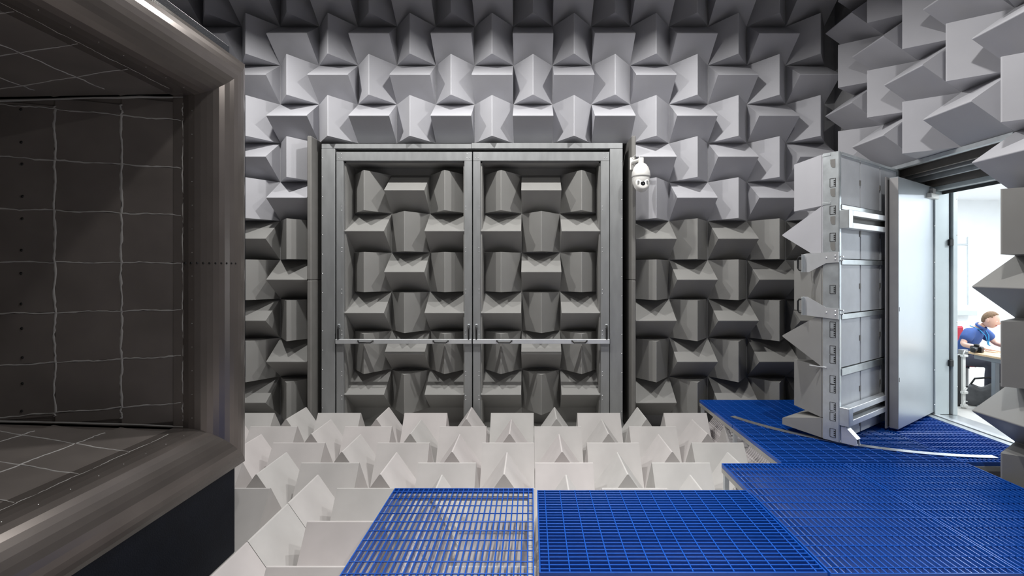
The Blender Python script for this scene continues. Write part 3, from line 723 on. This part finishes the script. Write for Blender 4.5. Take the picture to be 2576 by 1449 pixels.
# person
def skin_mesh(name, verts, edges, radii, m, parent, root=0, sub=2):
    me = bpy.data.meshes.new(name); me.from_pydata([tuple(v) for v in verts], edges, [])
    o = obj(name, me, parent)
    md = o.modifiers.new('skin', 'SKIN'); md.use_smooth_shade = True; md.branch_smoothing = .6
    for i, r_ in enumerate(radii):
        sv = me.skin_vertices[0].data[i]; sv.radius = r_ if isinstance(r_, tuple) else (r_, r_); sv.use_root = (i == root)
    sb = o.modifiers.new('sub', 'SUBSURF'); sb.levels = sub; sb.render_levels = sub
    me.materials.append(M[m]); return o
def person():
    # local: +y forward (faces), +x to his right, z up; seated, leaning over the desk
    t = thing('person', 'seated man in dark blue polo shirt with blue lanyard, leaning over the desk', 'person', (6.50, 7.58, 0), R(180 + 28))
    hips = Vector((0, .0, .56)); waist = Vector((0, .10, .74)); chest = Vector((0, .20, .93)); neck0 = Vector((0, .25, 1.04)); neck1 = Vector((0, .315, 1.10))
    shR, shL = Vector((.175, .215, .985)), Vector((-.175, .215, .985))
    elR, haR = Vector((.34, .18, .80)), Vector((.38, .46, .775))
    elL, haL = Vector((-.25, .36, .80)), Vector((-.07, .58, .78))
    knR, ftR = Vector((.13, .44, .54)), Vector((.14, .42, .08)); knL, ftL = Vector((-.13, .44, .54)), Vector((-.14, .42, .08))
    V = [hips, waist, chest, neck0, neck1, shR, elR, haR, shL, elL, haL, hips + Vector((.10, .02, -.01)), knR, ftR, hips + Vector((-.10, .02, -.01)), knL, ftL, ftR + Vector((.01, .17, -.035)), ftL + Vector((-.01, .17, -.035))]
    ed = [(0, 1), (1, 2), (2, 3), (3, 4), (2, 5), (5, 6), (6, 7), (2, 8), (8, 9), (9, 10), (0, 11), (11, 12), (12, 13), (0, 14), (14, 15), (15, 16), (13, 17), (16, 18)]
    ra = [(.13, .11), (.125, .10), (.13, .10), .060, .056, .050, .042, .030, .050, .042, .030, .08, .062, .042, .08, .062, .042, .04, .04]
    skin_mesh('body', V, ed, ra, 'skin', t)
    # polo shirt
    V2 = [hips, waist, chest, neck0 + Vector((0, .005, .0)), shR, shR.lerp(elR, .40), shL, shL.lerp(elL, .40), shR.lerp(elR, .78), shL.lerp(elL, .78)]
    skin_mesh('shirt', V2, [(0, 1), (1, 2), (2, 3), (2, 4), (4, 5), (2, 6), (6, 7), (5, 8), (7, 9)], [(.160, .14), (.155, .13), (.160, .13), .080, .098, .086, .098, .086, .078, .078], 'shirt', t)
    V3 = [hips + Vector((0, 0, -.01)), V[11], knR, ftR + Vector((0, 0, .04)), V[14], knL, ftL + Vector((0, 0, .04))]
    skin_mesh('trousers', V3, [(0, 1), (1, 2), (2, 3), (0, 4), (4, 5), (5, 6)], [(.155, .125), .098, .08, .06, .098, .08, .06], 'trousers', t)
    for f_ in (ftR, ftL): MB().cbox(f_.x - .05, f_.x + .05, f_.y - .09, f_.y + .19, 0, .085, .02).build('shoe', 'black', t)
    # collar
    MB().lathe([(.074, 0), (.078, .02), (.070, .035), (.064, .03)], neck0 + Vector((0, .02, .005)), 18, T=Matrix.Rotation(R(-35), 3, 'X')).build('collar', 'shirt', t)
    # hands
    for wr, sgn, yaw in ((haR, 1, 5), (haL, -1, -30)):
        d = Vector((math.sin(R(-yaw)), math.cos(R(-yaw)), -.05)); s_ = Vector((d.y, -d.x, 0)) * sgn
        HV = [wr - d * .02, wr + d * .05]; HE = [(0, 1)]; HR = [(.030, .022), (.036, .017)]
        for q, (off, ln) in enumerate(((-.030, .070), (-.010, .082), (.010, .078), (.030, .060))):
            b = len(HV); HV += [wr + d * .085 + s_ * off, wr + d * (.085 + ln * .5) + s_ * off * 1.1 + Vector((0, 0, .004)), wr + d * (.085 + ln) + s_ * off * 1.15 + Vector((0, 0, -.012))]
            HE += [(1, b), (b, b + 1), (b + 1, b + 2)]; HR += [.0095, .0088, .0075]
        b = len(HV); HV += [wr + d * .03 - s_ * .045, wr + d * .075 - s_ * .065]; HE += [(0, b), (b, b + 1)]; HR += [.012, .009]
        skin_mesh('hand', HV, HE, HR, 'skin', t, 0, 1)
    # head
    hc = Vector((0, .385, 1.165)); bm = bmesh.new(); bmesh.ops.create_uvsphere(bm, u_segments=32, v_segments=24, radius=1)
    for v in bm.verts:
        x, y, z = v.co
        sx, sy, sz_ = .076, .098, .118
        if z < 0: sx *= 1 - .28 * (-z) ** 1.5; sy *= 1 - .10 * (-z)
        p = Vector((x * sx, y * sy + (.012 * -z if z < 0 and y > 0 else 0), z * sz_))
        if y > .3:                                     # face
            def g(cx, cz, s): return math.exp(-(((x - cx) / s) ** 2 + ((z - cz) / s) ** 2))
            p.y += .024 * g(0, -.20, .14) + .012 * g(0, -.02, .10) - .010 * g(.36, .06, .16) - .010 * g(-.36, .06, .16) + .006 * g(0, .25, .5)
            p.y += .008 * g(0, -.55, .16) - .005 * g(0, -.44, .10) + .010 * g(0, -.82, .22)
        v.co = p
    Rh = Matrix.Rotation(R(-18), 3, 'X')
    TH = Matrix.Translation(hc) @ Rh.to_4x4()
    hd = MB().bm(bm, TH, True).build('head', 'skin', t)
    for s_ in (-1, 1):
        ear = bmesh.new(); bmesh.ops.create_uvsphere(ear, u_segments=12, v_segments=8, radius=1)
        bmesh.ops.scale(ear, vec=(.010, .020, .033), verts=ear.verts); bmesh.ops.translate(ear, vec=(s_ * .078, -.005, -.008), verts=ear.verts)
        MB().bm(ear, TH, True).build('ear', 'skin', hd)
        ey = bmesh.new(); bmesh.ops.create_uvsphere(ey, u_segments=10, v_segments=8, radius=.011); bmesh.ops.translate(ey, vec=(s_ * .028, .078, .008), verts=ey.verts)
        MB().bm(ey, TH, True).build('eye', 'paper', hd)
    MB().tube([TH @ Vector((-.024, .088, -.058)), TH @ Vector((0, .0955, -.057)), TH @ Vector((.024, .088, -.058))], .0035, 6).build('mouth', 'red', hd)
    hb = bmesh.new(); bmesh.ops.create_uvsphere(hb, u_segments=32, v_segments=24, radius=1)
    rm = [v for v in hb.verts if v.co.z < .18 + (.30 if v.co.y > .45 else 0) + max(0, v.co.y) * .42 - (.75 if v.co.y < -.35 else .25 if v.co.y < .15 else 0)]
    bmesh.ops.delete(hb, geom=rm, context='VERTS')
    for v in hb.verts: v.co = Vector((v.co.x * .082, v.co.y * .105, v.co.z * .127))
    ho = MB().bm(hb, TH, True).build('hair', 'hair', t)
    so = ho.modifiers.new('thickness', 'SOLIDIFY'); so.thickness = .008; so.offset = -1
    # lanyard
    MB().tube([(-.07, .17, 1.06), (-.085, .28, 1.02), (-.05, .345, .93), (-.01, .36, .80), (0, .38, .785)], .007, 6).build('lanyard', 'lanyard', t)
    MB().tube([(.07, .17, 1.06), (.085, .28, 1.02), (.05, .345, .93), (.01, .36, .80), (0, .38, .785)], .007, 6).build('lanyard', 'lanyard', t)
person()
# bag on the floor
def bag():
    t = thing('fabric_bag', 'dark grey fabric bag slumped on the office floor', 'bag', (6.36, 6.91, 0), R(-45))
    bm = bmesh.new(); bmesh.ops.create_cube(bm, size=1); bmesh.ops.subdivide_edges(bm, edges=bm.edges[:], cuts=7, use_grid_fill=True)
    rn = random.Random(5)
    for v in bm.verts:
        x, y, z = v.co; k = 1 - .35 * max(0, z + .1)
        v.co = Vector((x * .52 * k + .012 * math.sin(22 * z + 9 * y), y * .36 * k + .010 * math.sin(17 * x + 13 * z), (z + .5) * (.30 + .05 * math.sin(7 * x) - .06 * abs(x)) * (1 - .3 * y * y)))
    o = MB().bm(bm, None, True).build('body', 'bag', t)
    sb = o.modifiers.new('sub', 'SUBSURF'); sb.levels = 1; sb.render_levels = 1
    MB().tube([(-.2, .0, .26), (-.15, -.03, .36), (0, -.04, .40), (.13, -.03, .35), (.2, 0, .25)], .013, 8).build('strap', 'black', t)
bag()
# aluminium stand beside the jamb
t = thing('equipment_stand', 'white metal equipment stand with clamps just inside the doorway', 'stand', (5.90, 6.80, 0))
MB().cbox(-.02, .02, -.02, .02, 0, .78, .004).build('post', 'white_plastic', t)
MB().cbox(-.085, -.035, -.01, .01, .02, .72, .003).build('back_plate', 'black', t)
for z in (.70, .20, .02):
    c_ = MB().cbox(-.05, .035, -.045, .035, z, z + .035, .006).build('clamp', 'white_plastic', t)
    MB().tube([(-.03, -.05, z + .02), (-.05, -.06, z + .05), (-.03, -.06, z + .09), (.01, -.05, z + .08)], .008, 6).build('clamp_lever', 'white_plastic', c_)
MB().cbox(-.05, .05, -.03, .03, .74, .80, .006).build('head', 'grey_plastic', t)
cb = []
for k in range(40):
    a = k * .45; cb.append((5.93 + .07 * math.cos(a) + .002 * k, 7.06 + .085 * math.sin(a), .015 + .007 * k + .02 * math.sin(a * .7)))
tag(MB().tube(cb, .008, 6).build('cable_coil', 'cable'), 'coiled white cable beside the equipment stand', 'cable')
# wall shelf and pipe on the office far wall
tag(MB().cbox(-.30, .30, -.20, 0, -.04, .04, .006).build('wall_shelf', 'jamb', loc=(px(2410, OYF - .1), OYF, pz(787, OYF - .1))), 'small grey wall shelf on the white office wall behind the man', 'shelf')
t = thing('wall_conduit', 'thin grey conduit on the white office wall', 'conduit', (px(2432, OYF), OYF - .03, 1.2))
zz_ = pz(596, OYF)
MB().tube([(0, 0, 0), (0, 0, zz_ - 1.2)], .012, 8).build('pipe', 'galv', t)
MB().tube([(0, 0, pz(615, OYF) - 1.2), (-.6, 0, pz(615, OYF) - 1.2)], .012, 8).build('pipe', 'galv', t)
